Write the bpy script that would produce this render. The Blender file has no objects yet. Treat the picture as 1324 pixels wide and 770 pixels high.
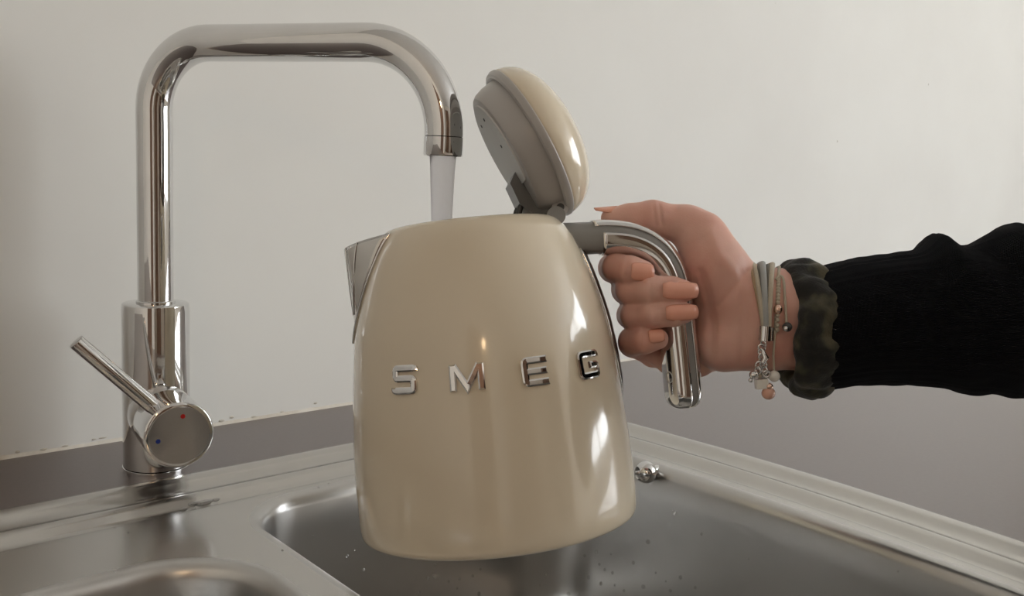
import bpy, bmesh, math, random
import numpy as np
from mathutils import Vector, Matrix, noise
from mathutils.bvhtree import BVHTree

random.seed(7)
scn = bpy.context.scene
COL = scn.collection

# ------------------------------------------------------------------ camera
# room axes: X along the back wall, Y towards it, Z up, countertop at Z = 0 (metres)
FPX = 1150.0                      # focal length in pixels of the 1324 x 770 frame
YAW = math.radians(47.5)
cs, sn = math.cos(YAW), math.sin(YAW)

def rot(v):                       # view-aligned ground axes -> room axes
    return Vector((sn * v[0] + cs * v[1], -cs * v[0] + sn * v[1], v[2]))

PITCH, ROLL = math.radians(7.6), math.radians(2.6)
_f = Vector((0, math.cos(PITCH), -math.sin(PITCH)))
_r = Vector((1, 0, 0)); _u = _r.cross(_f)
CR = rot(_r * math.cos(ROLL) + _u * math.sin(ROLL))
CU = rot(_u * math.cos(ROLL) - _r * math.sin(ROLL))
CF = rot(_f)
CC = Vector((0, 0, 0.225))
cam_data = bpy.data.cameras.new('camera')
cam = bpy.data.objects.new('camera', cam_data); COL.objects.link(cam)
cam_data.sensor_width = 36.0
cam_data.lens = FPX / 1324 * 36.0
cam_data.clip_start = 0.01
M3 = Matrix((CR, CU, -CF)).transposed()
cam.matrix_world = Matrix.Translation(CC) @ M3.to_4x4()
scn.camera = cam

def ray(x, y):
    return CR * ((x - 662) / FPX) - CU * ((y - 385) / FPX) + CF
def at(x, y, d):                  # pixel + distance along the view axis
    return CC + ray(x, y) * d
def on_z(x, y, z=0.0):            # pixel on a level plane
    r = ray(x, y); return CC + r * ((z - CC.z) / r.z)

# ------------------------------------------------------------------ sky, window light, exposure
WX = 3.30                         # wall with the window
world = bpy.data.worlds.new('sky'); scn.world = world; world.use_nodes = True
bg = world.node_tree.nodes['Background']
bg.inputs['Color'].default_value = (0.93, 0.97, 1.0, 1); bg.inputs['Strength'].default_value = 9.6
WIN = (-2.78, -0.72, 0.02, 1.54)    # y0, y1, z0, z1 of the window opening
FRONT = -2.9
def portal(name, loc, rx, rz, sx, sz):
    l = bpy.data.lights.new(name, 'AREA'); l.shape = 'RECTANGLE'; l.size = sx; l.size_y = sz
    l.energy = 1.0; l.cycles.is_portal = True
    o = bpy.data.objects.new(name, l); COL.objects.link(o); o.location = loc; o.rotation_euler = (rx, 0, rz)
portal('window_right_offscreen', (WX + 0.02, (WIN[0] + WIN[1]) / 2, (WIN[2] + WIN[3]) / 2), math.pi / 2, math.pi / 2, WIN[1] - WIN[0], WIN[3] - WIN[2])
vs = scn.view_settings
vs.view_transform = 'Standard'; vs.look = 'None'; vs.gamma = 1.0; vs.use_curve_mapping = False
vs.exposure = 0.12

# ------------------------------------------------------------------ helpers
def link(o):
    COL.objects.link(o); return o
def thing(name, label, cat, loc, group=None):
    o = link(bpy.data.objects.new(name, None)); o.location = loc; o.empty_display_size = 0.02
    o['label'] = label; o['category'] = cat
    if group: o['group'] = group
    return o
def tag(o, label, cat, group=None):
    o['label'] = label; o['category'] = cat
    if group: o['group'] = group
    return o
def wmat(o):
    m = o.matrix_basis.copy()
    return wmat(o.parent) @ o.matrix_parent_inverse @ m if o.parent else m
def adopt(o, parent):
    if parent is not None:
        o.parent = parent; o.matrix_parent_inverse = wmat(parent).inverted()
def mesh(name, verts, faces, mat, parent=None, smooth=True, sharp=None, flip=False):
    me = bpy.data.meshes.new(name)
    me.from_pydata([tuple(v) for v in verts], [], [tuple(f) for f in faces])
    bm = bmesh.new(); bm.from_mesh(me); bmesh.ops.recalc_face_normals(bm, faces=bm.faces)
    if flip: bmesh.ops.reverse_faces(bm, faces=bm.faces)
    bm.to_mesh(me); bm.free()
    if smooth:
        me.shade_smooth()
        if sharp: me.set_sharp_from_angle(angle=math.radians(sharp))
    o = link(bpy.data.objects.new(name, me))
    if mat: me.materials.append(mat)
    adopt(o, parent)
    return o
def bmobj(name, bm, mat, parent=None, smooth=True, sharp=35):
    me = bpy.data.meshes.new(name); bm.to_mesh(me); bm.free()
    if smooth:
        me.shade_smooth(); me.set_sharp_from_angle(angle=math.radians(sharp))
    o = link(bpy.data.objects.new(name, me)); me.materials.append(mat); adopt(o, parent)
    return o
def structure(o):
    o['kind'] = 'structure'; return o
def grid(nr, nc, close_c=True, close_r=False, off=0):
    F = []
    for i in range(nr if close_r else nr - 1):
        for j in range(nc if close_c else nc - 1):
            a, b = i * nc + j, i * nc + (j + 1) % nc
            c, d = ((i + 1) % nr) * nc + (j + 1) % nc, ((i + 1) % nr) * nc + j
            F.append((a + off, b + off, c + off, d + off))
    return F
def spline(pts, n):               # Catmull-Rom through points, n samples per span
    P = [np.array(p, float) for p in pts]; P = [2 * P[0] - P[1]] + P + [2 * P[-1] - P[-2]]
    out = []
    for i in range(1, len(P) - 2):
        a, b, c, d = P[i - 1:i + 3]
        for k in range(n):
            t = k / n
            out.append(.5 * (2 * b + (c - a) * t + (2 * a - 5 * b + 4 * c - d) * t * t + (3 * b - a - 3 * c + d) * t ** 3))
    out.append(P[-2]); return out
def frames(pts, up=None):         # parallel-transport frames along a path
    P = [Vector(p) for p in pts]; T = []
    for i in range(len(P)):
        t = P[min(i + 1, len(P) - 1)] - P[max(i - 1, 0)]; T.append(t.normalized())
    a = Vector(up) if up else Vector((0, 0, 1))
    if abs(a.dot(T[0])) > .95: a = Vector((1, 0, 0))
    N = (a - T[0] * a.dot(T[0])).normalized(); out = []
    for i in range(len(P)):
        N = (N - T[i] * N.dot(T[i])).normalized(); out.append((P[i], T[i], N, T[i].cross(N)))
    return out
def tube(name, pts, r, mat, parent=None, n=16, cap=True, sharp=50):
    fr = frames(pts); V = []
    for i, (p, t, a, b) in enumerate(fr):
        rr = r[i] if isinstance(r, (list, tuple)) else r
        for k in range(n):
            th = 2 * math.pi * k / n; V.append(p + a * rr * math.cos(th) + b * rr * math.sin(th))
    F = grid(len(fr), n)
    if cap: F += [tuple(range(n - 1, -1, -1)), tuple(range((len(fr) - 1) * n, len(fr) * n))]
    return mesh(name, V, F, mat, parent, True, sharp)
def lathe(name, prof, base, axis, mat, parent=None, n=64, sharp=40, xdir=None, close=False):
    az = Vector(axis).normalized(); ax = Vector(xdir) if xdir else az.orthogonal()
    ax = (ax - az * ax.dot(az)).normalized(); ay = az.cross(ax); base = Vector(base); V = []
    for r, z in prof:
        r = max(r, 1e-5)
        for k in range(n):
            th = 2 * math.pi * k / n; V.append(base + az * z + ax * r * math.cos(th) + ay * r * math.sin(th))
    F = grid(len(prof), n, True, close)
    if not close:
        if prof[0][0] < 1e-4: F += []
        F += [tuple(range(n - 1, -1, -1)), tuple(range((len(prof) - 1) * n, len(prof) * n))]
    return mesh(name, V, F, mat, parent, True, sharp)
def add_box(bm, lo, hi):
    vs_ = [bm.verts.new((x, y, z)) for z in (lo[2], hi[2]) for y in (lo[1], hi[1]) for x in (lo[0], hi[0])]
    for f in ((0, 2, 3, 1), (4, 5, 7, 6), (0, 1, 5, 4), (2, 6, 7, 3), (0, 4, 6, 2), (1, 3, 7, 5)):
        bm.faces.new([vs_[i] for i in f])
def box(name, lo, hi, mat, parent=None, bevel=0):
    bm = bmesh.new(); add_box(bm, lo, hi)
    if bevel: bmesh.ops.bevel(bm, geom=bm.edges[:], offset=bevel, segments=2, profile=.7, affect='EDGES')
    return bmobj(name, bm, mat, parent, bool(bevel), 60)

# ------------------------------------------------------------------ materials
def material(name, col, rough=.5, metal=0.0, **kw):
    m = bpy.data.materials.new(name); m.use_nodes = True
    b = m.node_tree.nodes['Principled BSDF']
    b.inputs['Base Color'].default_value = (*col, 1); b.inputs['Roughness'].default_value = rough
    b.inputs['Metallic'].default_value = metal
    for k, v in kw.items():
        b.inputs[k.replace('_', ' ')].default_value = v
    return m
def nodes(m):
    nt = m.node_tree; return nt, nt.nodes, nt.links, nt.nodes['Principled BSDF']
def add_noise(m, scale, cols, pos=(.3, .7), detail=4, stretch=None, bump=0, bscale=None, dist=.002, rough=None, coord='Object'):
    nt, N, L, b = nodes(m)
    tc = N.new('ShaderNodeTexCoord'); mp = N.new('ShaderNodeMapping'); L.new(tc.outputs[coord], mp.inputs[0])
    if stretch: mp.inputs['Scale'].default_value = stretch
    t = N.new('ShaderNodeTexNoise'); t.inputs['Scale'].default_value = scale; t.inputs['Detail'].default_value = detail
    L.new(mp.outputs[0], t.inputs[0])
    if cols:
        cr = N.new('ShaderNodeValToRGB'); L.new(t.outputs[0], cr.inputs[0]); el = cr.color_ramp.elements
        while len(el) < len(cols): el.new(.5)
        for i, c in enumerate(cols):
            el[i].position = pos[i] if len(pos) == len(cols) else pos[0] + (pos[1] - pos[0]) * i / (len(cols) - 1)
            el[i].color = (*c, 1)
        L.new(cr.outputs[0], b.inputs['Base Color'])
    if rough:
        mr = N.new('ShaderNodeMapRange'); mr.inputs[3].default_value, mr.inputs[4].default_value = rough
        L.new(t.outputs[0], mr.inputs[0]); L.new(mr.outputs[0], b.inputs['Roughness'])
    if bump:
        t2 = N.new('ShaderNodeTexNoise'); t2.inputs['Scale'].default_value = bscale or scale; t2.inputs['Detail'].default_value = 3
        L.new(mp.outputs[0], t2.inputs[0])
        bp = N.new('ShaderNodeBump'); bp.inputs['Strength'].default_value = bump; bp.inputs['Distance'].default_value = dist
        L.new(t2.outputs[0], bp.inputs['Height']); L.new(bp.outputs[0], b.inputs['Normal'])
    return m

M_wall = add_noise(material('painted_plaster', (.76, .75, .70), .62), 5, [(.80, .785, .745), (.835, .825, .785)], bump=.06, bscale=30, dist=.0006)
M_room = add_noise(material('far_wall_paint', (.33, .27, .22), .7), 2, [(.82, .76, .68), (.86, .80, .72)])
M_ceil = add_noise(material('ceiling_paint', (.72, .70, .67), .8), 4, [(.82, .81, .79), (.85, .84, .82)])
M_floor = add_noise(material('floor_wood', (.22, .15, .10), .45), 6, [(.56, .48, .40), (.64, .56, .47)], stretch=(1, 8, 1))
M_caulk = add_noise(material('caulk', (.78, .70, .58), .6), 60, [(.66, .60, .51), (.80, .76, .68)], bump=.4, bscale=160)
M_counter = add_noise(material('counter_laminate', (.085, .072, .068), .45, 0, Specular_IOR_Level=.9, Coat_Weight=1.0, Coat_Roughness=.30, Coat_IOR=1.6), 260, [(.044, .032, .032), (.062, .047, .046)])
M_counter.node_tree.nodes['Principled BSDF'].inputs['Coat Tint'].default_value = (1, .94, .92, 1)
M_counter.node_tree.nodes['Principled BSDF'].inputs['Specular Tint'].default_value = (1, .92, .90, 1)
M_cab = add_noise(material('cabinet_board', (.62, .60, .56), .5), 8, [(.60, .58, .54), (.64, .62, .58)])
M_steel = add_noise(material('brushed_steel', (.60, .585, .56), .22, 1.0), 60, [(.535, .52, .495), (.555, .54, .515)], rough=(.19, .24))
M_bowl = add_noise(material('satin_steel', (.55, .54, .525), .27, 1.0), 40, [(.535, .525, .51), (.555, .545, .53)], rough=(.26, .31))
M_chrome = add_noise(material('chrome', (.80, .80, .80), .035, 1.0), 30, [(.68, .675, .67), (.72, .715, .71)], rough=(.025, .05))
M_satin = add_noise(material('satin_metal', (.62, .60, .585), .22, 1.0), 80, [(.60, .58, .565), (.64, .62, .605)], rough=(.18, .27))
M_red = add_noise(material('red_mark', (.55, .01, .01), .4), 50, [(.5, .01, .01), (.6, .02, .02)])
M_blue = add_noise(material('blue_mark', (.01, .03, .28), .4), 50, [(.01, .03, .25), (.01, .04, .3)])
M_cream = add_noise(material('cream_enamel', (.80, .71, .55), .16, 0, Coat_Weight=.6, Coat_Roughness=.05), 12, [(.735, .635, .480), (.755, .655, .50)])
M_grey = add_noise(material('grey_plastic', (.28, .275, .265), .17), 30, [(.27, .265, .255), (.29, .285, .275)])
M_grey2 = add_noise(material('matt_grey_plastic', (.36, .36, .345), .5), 40, [(.60, .60, .58), (.63, .63, .61)])
M_dark = add_noise(material('dark_plastic', (.05, .05, .05), .4), 30, [(.045, .045, .045), (.06, .06, .058)])
M_lid = add_noise(material('lid_grey_plastic', (.34, .33, .31), .32), 30, [(.45, .43, .41), (.47, .45, .43)])
M_dgrey = add_noise(material('dark_grey_plastic', (.13, .13, .125), .35), 30, [(.12, .12, .115), (.14, .14, .135)])
M_spout = add_noise(material('spout_metal', (.58, .56, .53), .12, 1.0), 30, [(.57, .55, .52), (.59, .57, .54)])
M_gauge = add_noise(material('smoked_window', (.055, .04, .032), .08), 20, [(.05, .036, .03), (.06, .045, .036)])
M_inner = add_noise(material('kettle_inside', (.55, .54, .52), .3, 1.0), 20, [(.53, .52, .5), (.57, .56, .54)])
M_navy = material('navy_knit', (.008, .009, .014), .9, 0, Specular_IOR_Level=.2)
M_camo = add_noise(material('camo_cloth', (.03, .03, .02), .85, 0, Sheen_Weight=.15), 55,
                   [(.007, .007, .006), (.014, .014, .010), (.04, .038, .023), (.085, .075, .045)], (.38, .47, .53, .64), detail=2, bump=.5, bscale=700, dist=.0008)
M_glass = material('window_glass', (1, 1, 1), .02)
nt, N, L, b = nodes(M_glass)
tr = N.new('ShaderNodeBsdfTransparent'); gl = N.new('ShaderNodeBsdfGlossy'); gl.inputs['Roughness'].default_value = .02
mx = N.new('ShaderNodeMixShader'); mx.inputs[0].default_value = .06
L.new(tr.outputs[0], mx.inputs[1]); L.new(gl.outputs[0], mx.inputs[2]); L.new(mx.outputs[0], N['Material Output'].inputs[0])
M_drop = add_noise(material('water_bead', (.5, .5, .5), .02, 0, Transmission_Weight=.85, IOR=1.4, Coat_Weight=1.0, Coat_Roughness=.02), 50, [(.74, .74, .74), (.84, .84, .84)])
M_stream = add_noise(material('running_water', (.66, .64, .65), .34, 0, Transmission_Weight=1.0, IOR=1.22), 90, None, stretch=(1, 1, .15), bump=.25, bscale=140, dist=.001)
M_skin = add_noise(material('skin', (.62, .37, .29), .42, 0, Subsurface_Weight=.18, Subsurface_Scale=.004, Specular_IOR_Level=.45), 28,
                   [(.64, .31, .245), (.72, .40, .32), (.77, .48, .395)], (.28, .5, .72), bump=.22, bscale=900, dist=.0004)
M_skin.node_tree.nodes['Principled BSDF'].inputs['Subsurface Radius'].default_value = (1, .35, .2)
M_nail = add_noise(material('nail', (.72, .36, .26), .22), 40, [(.80, .36, .25), (.86, .43, .32)])
def cord(name, c, s=900):
    return add_noise(material(name, c, .55), 60, [tuple(x * .85 for x in c), tuple(min(1, x * 1.12) for x in c)], bump=.3, bscale=s, dist=.0005)
M_tan, M_cream_c, M_bluegrey, M_taupe = cord('tan_cord', (.42, .31, .19)), cord('cream_cord', (.50, .44, .34)), cord('bluegrey_cord', (.36, .37, .36)), cord('taupe_cord', (.17, .155, .125))
M_pearl = add_noise(material('pearl', (.75, .72, .66), .18, 0, Coat_Weight=.4), 50, [(.72, .69, .62), (.78, .75, .70)])
M_peach = add_noise(material('peach_bead', (.72, .40, .30), .12, 0, Coat_Weight=.5), 50, [(.68, .36, .26), (.75, .46, .36)])
M_rose = add_noise(material('rose_metal', (.72, .50, .40), .2, 1.0), 50, [(.70, .48, .38), (.76, .54, .44)])
M_bulb = material('warm_bulb', (1, .6, .3), .4)
_b = M_bulb.node_tree.nodes['Principled BSDF']; _b.inputs['Emission Color'].default_value = (1, .68, .38, 1); _b.inputs['Emission Strength'].default_value = 22

# marks on the wall: fine specks and a few scuffs
nt, N, L, b = nodes(M_wall)
tc = N.new('ShaderNodeTexCoord')
vo = N.new('ShaderNodeTexVoronoi'); vo.inputs['Scale'].default_value = 9; L.new(tc.outputs['Object'], vo.inputs['Vector'])
cr = N.new('ShaderNodeValToRGB'); cr.color_ramp.elements[0].position = .012; cr.color_ramp.elements[0].color = (.72, .70, .66, 1)
cr.color_ramp.elements[1].position = .022; cr.color_ramp.elements[1].color = (1, 1, 1, 1); L.new(vo.outputs['Distance'], cr.inputs[0])
mxc = N.new('ShaderNodeMix'); mxc.data_type = 'RGBA'; mxc.blend_type = 'MULTIPLY'; mxc.inputs['Factor'].default_value = 1
old = b.inputs['Base Color'].links[0].from_socket
L.new(old, mxc.inputs[6]); L.new(cr.outputs[0], mxc.inputs[7]); L.new(mxc.outputs[2], b.inputs['Base Color'])
# knit: fine ribs that run along the sleeve
nt, N, L, b = nodes(M_navy)
uv = N.new('ShaderNodeUVMap'); wv = N.new('ShaderNodeTexWave'); wv.inputs['Scale'].default_value = 1.0; wv.bands_direction = 'Y'
mp = N.new('ShaderNodeMapping'); mp.inputs['Scale'].default_value = (1, 22, 1); L.new(uv.outputs[0], mp.inputs[0]); L.new(mp.outputs[0], wv.inputs[0])
wv.inputs['Distortion'].default_value = .4
bp = N.new('ShaderNodeBump'); bp.inputs['Strength'].default_value = .9; bp.inputs['Distance'].default_value = .0025
L.new(wv.outputs[1], bp.inputs['Height']); L.new(bp.outputs[0], b.inputs['Normal'])
nz = N.new('ShaderNodeTexNoise'); nz.inputs['Scale'].default_value = 40; tc = N.new('ShaderNodeTexCoord'); L.new(tc.outputs['Object'], nz.inputs[0])
cr = N.new('ShaderNodeValToRGB'); cr.color_ramp.elements[0].color = (.0035, .004, .007, 1); cr.color_ramp.elements[1].color = (.007, .008, .013, 1)
L.new(nz.outputs[0], cr.inputs[0]); L.new(cr.outputs[0], b.inputs['Base Color'])

# ------------------------------------------------------------------ room shell
WY, LX, ZF, ZC = 0.728, -1.25, -0.90, 1.62
structure(box('wall_back', (LX - .1, WY, ZF), (WX + .12, WY + .12, ZC), M_wall))
structure(box('wall_left', (LX - .1, FRONT, ZF), (LX, WY, ZC), M_room))
structure(box('floor', (LX - .1, FRONT - .12, ZF - .1), (WX + .12, WY + .12, ZF), M_floor))
structure(box('ceiling', (LX - .1, FRONT - .12, ZC), (WX + .12, WY + .12, ZC + .1), M_ceil))
bm = bmesh.new()
add_box(bm, (WX, FRONT, ZF), (WX + .12, WIN[0], ZC)); add_box(bm, (WX, WIN[1], ZF), (WX + .12, WY, ZC))
add_box(bm, (WX, WIN[0], ZF), (WX + .12, WIN[1], WIN[2])); add_box(bm, (WX, WIN[0], WIN[3]), (WX + .12, WIN[1], ZC))
structure(bmobj('wall_right', bm, M_wall, smooth=False))
structure(box('wall_front', (LX - .1, FRONT - .12, ZF), (WX + .12, FRONT, ZC), M_room))
M_white = add_noise(material('window_paint', (.75, .75, .73), .4), 8, [(.73, .73, .71), (.77, .77, .75)])
def window(name, lo, hi, axis):
    # lo/hi: opening corners; axis 0: pane faces X, 1: pane faces Y
    a = 1 - axis; bm = bmesh.new(); w = .05
    def bar(a0, a1, z0, z1):
        l = [0, 0, z0]; h = [0, 0, z1]; l[a], h[a] = a0, a1
        l[axis], h[axis] = lo[axis] + .03, lo[axis] + .09; add_box(bm, l, h)
    mid = (lo[a] + hi[a]) / 2
    bar(lo[a], lo[a] + w, lo[2], hi[2]); bar(hi[a] - w, hi[a], lo[2], hi[2]); bar(mid - w / 2, mid + w / 2, lo[2] + w, hi[2] - w)
    bar(lo[a] + w, hi[a] - w, lo[2], lo[2] + w); bar(lo[a] + w, hi[a] - w, hi[2] - w, hi[2])
    o = structure(bmobj(name, bm, M_white, smooth=False))
    for s0, s1 in ((lo[a] + w, mid - w / 2), (mid + w / 2, hi[a] - w)):
        l = [0, 0, lo[2] + w]; h = [0, 0, hi[2] - w]; l[a], h[a] = s0, s1; l[axis], h[axis] = lo[axis] + .056, lo[axis] + .062
        box('pane', l, h, M_glass, o)
    return o
window('window_1', (WX, WIN[0], WIN[2]), (WX, WIN[1], WIN[3]), 0)

M_wood = add_noise(material('brown_wood', (.12, .065, .04), .45), 5, [(.12, .066, .042), (.20, .115, .072)], stretch=(6, 6, .6))
d1 = structure(box('added_door_1', (LX, -1.55, ZF), (LX + .04, -.72, 1.15), M_wood))  # unseen door, added to give the chrome thin brown stripes
lathe('door_handle', [(.012, 0), (.012, .02), (.026, .03), (.028, .05), (0, .06)], (LX + .04, -1.48, .1), (1, 0, 0), M_chrome, d1, 24)
for z0, z1 in ((-.78, -.05), (.08, 1.02)): box('panel', (LX + .04, -1.43, z0), (LX + .05, -.84, z1), M_wood, d1, .004)
cup = thing('added_cupboard', 'tall brown wooden cupboard added out of view for reflections', 'cupboard', (-.25, FRONT + .2, ZF))  # unseen, added as a dark shape for chrome and kettle to mirror
box('carcass', (-.75, FRONT + .03, ZF), (.05, FRONT + .45, 1.25), M_wood, cup)
for x0 in (-.745, -.345):
    dd = box('door', (x0, FRONT + .45, ZF + .08), (x0 + .39, FRONT + .47, 1.23), M_wood, cup, .003)
    tube('handle', [(x0 + (.35 if x0 < -.5 else .04), FRONT + .495, -.1), (x0 + (.35 if x0 < -.5 else .04), FRONT + .495, .1)], .006, M_satin, dd, 8)

cup2 = thing('added_bookcase', 'brown bookcase with open shelves, added out of view for reflections', 'bookcase', (1.1, FRONT + .2, ZF))  # unseen as well, added to bring more dark brown into the tap's reflections
for x0, x1 in ((.70, .73), (1.47, 1.50)): box('side_panel', (x0, FRONT + .03, ZF), (x1, FRONT + .36, 1.2), M_wood, cup2, .002)
box('back_panel', (.73, FRONT + .03, ZF), (1.47, FRONT + .045, 1.2), M_wood, cup2)
for k in range(6): box('shelf', (.73, FRONT + .045, ZF + .06 + .4 * k), (1.47, FRONT + .355, ZF + .085 + .4 * k), M_wood, cup2, .002)

# worktop with the sink cut-out, on its base cabinet
def fill_loops(bm, loops):
    es = []
    for lp in loops:
        vv = [bm.verts.new(p) for p in lp]
        es += [bm.edges.new((vv[i], vv[(i + 1) % len(vv)])) for i in range(len(vv))]
    return bmesh.ops.triangle_fill(bm, use_beauty=True, use_dissolve=False, edges=es)
SX0, SX1, SY0, SY1 = 0.035, 0.628, 0.035, 0.614        # sink outline before bowing
def warp(x, y):
    k = max(0.0, min(1.0, (x - .30) / .30)); k = k * k * (3 - 2 * k)
    return x + .018 * (1 - ((y - .36) / .25) ** 2) * k, y
def rrect(x0, x1, y0, y1, rads, z, n=14, w=True):
    # rads: corner radii at (x1,y1) (x0,y1) (x0,y0) (x1,y0)
    P = []
    for (cx, cy, sx, sy, r, a0) in ((x1, y1, -1, -1, rads[0], 0), (x0, y1, 1, -1, rads[1], 90), (x0, y0, 1, 1, rads[2], 180), (x1, y0, -1, 1, rads[3], 270)):
        r = max(r, .001)
        for k in range(n + 1):
            a = math.radians(a0 + 90 * k / n); P.append((cx + sx * r + r * math.cos(a), cy + sy * r + r * math.sin(a)))
    # subdivide the straight runs so the bowing shows
    Q = []
    for i in range(len(P)):
        p, q = P[i], P[(i + 1) % len(P)]; d = math.hypot(q[0] - p[0], q[1] - p[1])
        m = 16 if (i % (n + 1)) == n else 1
        for k in range(m): Q.append((p[0] + (q[0] - p[0]) * k / m, p[1] + (q[1] - p[1]) * k / m))
    return [Vector((*(warp(x, y) if w else (x, y)), z)) for x, y in Q]
SR = (.075, .085, .07, .07)
def sink_loop(d, z): return rrect(SX0 + d, SX1 - d, SY0 + d, SY1 - d, [max(r - d, .012) for r in SR], z)
bm = bmesh.new()
hole = sink_loop(.014, 0)
outer = [Vector((x, y, 0)) for x, y in ((LX, -.02), (WX, -.02), (WX, WY), (LX, WY))]
fill_loops(bm, [outer, hole])
g = bmesh.ops.extrude_face_region(bm, geom=bm.faces[:])
bmesh.ops.translate(bm, vec=(0, 0, -.04), verts=[v for v in g['geom'] if isinstance(v, bmesh.types.BMVert)])
bmesh.ops.recalc_face_normals(bm, faces=bm.faces[:])
tag(bmobj('countertop', bm, M_counter, sharp=30), 'dark brown-grey laminate countertop running along the pale wall', 'countertop')
cab = thing('base_cabinet', 'pale board base cabinet carrying the dark countertop', 'cabinet', (0.3, .1, ZF))
bm = bmesh.new()
for lo, hi in (((LX + .03, .05, -.80), (LX + .05, WY - .03, -.04)), ((WX - .05, .05, -.80), (WX - .03, WY - .03, -.04)), ((LX + .03, WY - .05, -.80), (WX - .03, WY - .03, -.04)), ((LX + .03, .05, -.82), (WX - .03, WY - .03, -.80)), ((LX + .03, .10, ZF), (WX - .03, .12, -.82))):
    add_box(bm, lo, hi)
bmobj('carcass', bm, M_cab, cab, smooth=False)
xs = np.linspace(LX + .03, WX - .03, 10)
for i in range(9):
    d = box('door', (xs[i] + .002, .028, -.80), (xs[i + 1] - .002, .048, -.045), M_cab, cab, .002)
    tube('handle', [(xs[i] + .08, .023, -.12), (xs[i] + .22, .023, -.12)], .005, M_satin, d, 8)
# caulk line along the wall with crumbled bits
V = []; n = 500
for i in range(n):
    x = LX + .02 + (WX - LX - .04) * i / (n - 1)
    h = .0016 + .0010 * noise.noise((x * 22, 0, 0)) + .0009 * noise.noise((x * 90, 3, 0))
    for (dy, dz) in ((0, h + .001), (-.0006, h * .8), (-.0014, h * .25), (-.0018, -.0005)):
        V.append((x, WY + dy, dz))
structure(mesh('trim_1', V, grid(n, 4, False), M_caulk))
for i, (px, py) in enumerate(((27, 588), (58, 580), (86, 576), (122, 569), (133, 567), (287, 543), (300, 541), (330, 537), (365, 531), (410, 525))):
    g = on_z(px, py + 3, .002)
    bm = bmesh.new(); bmesh.ops.create_icosphere(bm, subdivisions=1, radius=1)
    for v in bm.verts: v.co += Vector((noise.noise(v.co + Vector((i, 0, 0))),) * 3) * .4
    o = bmobj('paint_chip', bm, M_caulk, sharp=20)
    o.location = (g.x, WY - .0004, .0025 + random.random() * .005); o.scale = (.0016 + random.random() * .0022, .0008, .0007 + random.random() * .0006)
    tag(o, 'tiny crumbled paint chip stuck along the wall above the countertop', 'paint chip', 'paint chips along the wall base')

# ------------------------------------------------------------------ sink
sink = thing('kitchen_sink', 'brushed stainless steel sink with a large and a small bowl', 'sink', (.33, .35, 0))
DZ = -.0035
prof = [(-.0012, -.0002), (0, .0018), (.003, .0038), (.009, .0046), (.0135, .0042), (.016, .0028), (.0195, .0006), (.0245, -.0008), (.030, -.0009), (.034, .0006), (.0375, .0020), (.0405, .0021), (.0445, .0004), (.049, -.0024), (.052, DZ), (.054, DZ)]
loops = [sink_loop(d, z) for d, z in prof]
nl = len(loops[0]); V = [p for lp in loops for p in lp]
bmd = bmesh.new(); vv = [bmd.verts.new(p) for p in V]
for f in grid(len(loops), nl): bmd.faces.new([vv[i] for i in f])
MB = dict(x0=.254, x1=.560, y0=.090, y1=.549); MBR = (.07, .048, .05, .055)
SB = dict(x0=.066, x1=.229, y0=.165, y1=.495); SBR = (.062, .062, .055, .055)
def bowl_loop(Bd, R, d, z, rmin=.012):
    return rrect(Bd['x0'] + d, Bd['x1'] - d, Bd['y0'] + d, Bd['y1'] - d, [max(r - d, rmin) for r in R], z)
hb1 = bowl_loop(MB, MBR, -.004, DZ); hb2 = bowl_loop(SB, SBR, -.004, DZ)
inner = [p.copy() for p in loops[-1]]
bm2 = bmesh.new(); fill_loops(bm2, [inner, hb1, hb2])
tmp = bpy.data.meshes.new('t'); bm2.to_mesh(tmp); bm2.free(); bmd.from_mesh(tmp); bpy.data.meshes.remove(tmp)
bmesh.ops.remove_doubles(bmd, verts=bmd.verts[:], dist=1e-5); bmesh.ops.recalc_face_normals(bmd, faces=bmd.faces[:])
up = sum(f.normal.z for f in bmd.faces)
if up < 0: bmesh.ops.reverse_faces(bmd, faces=bmd.faces[:])
deck = bmobj('deck', bmd, M_steel, sink, sharp=60)
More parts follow.
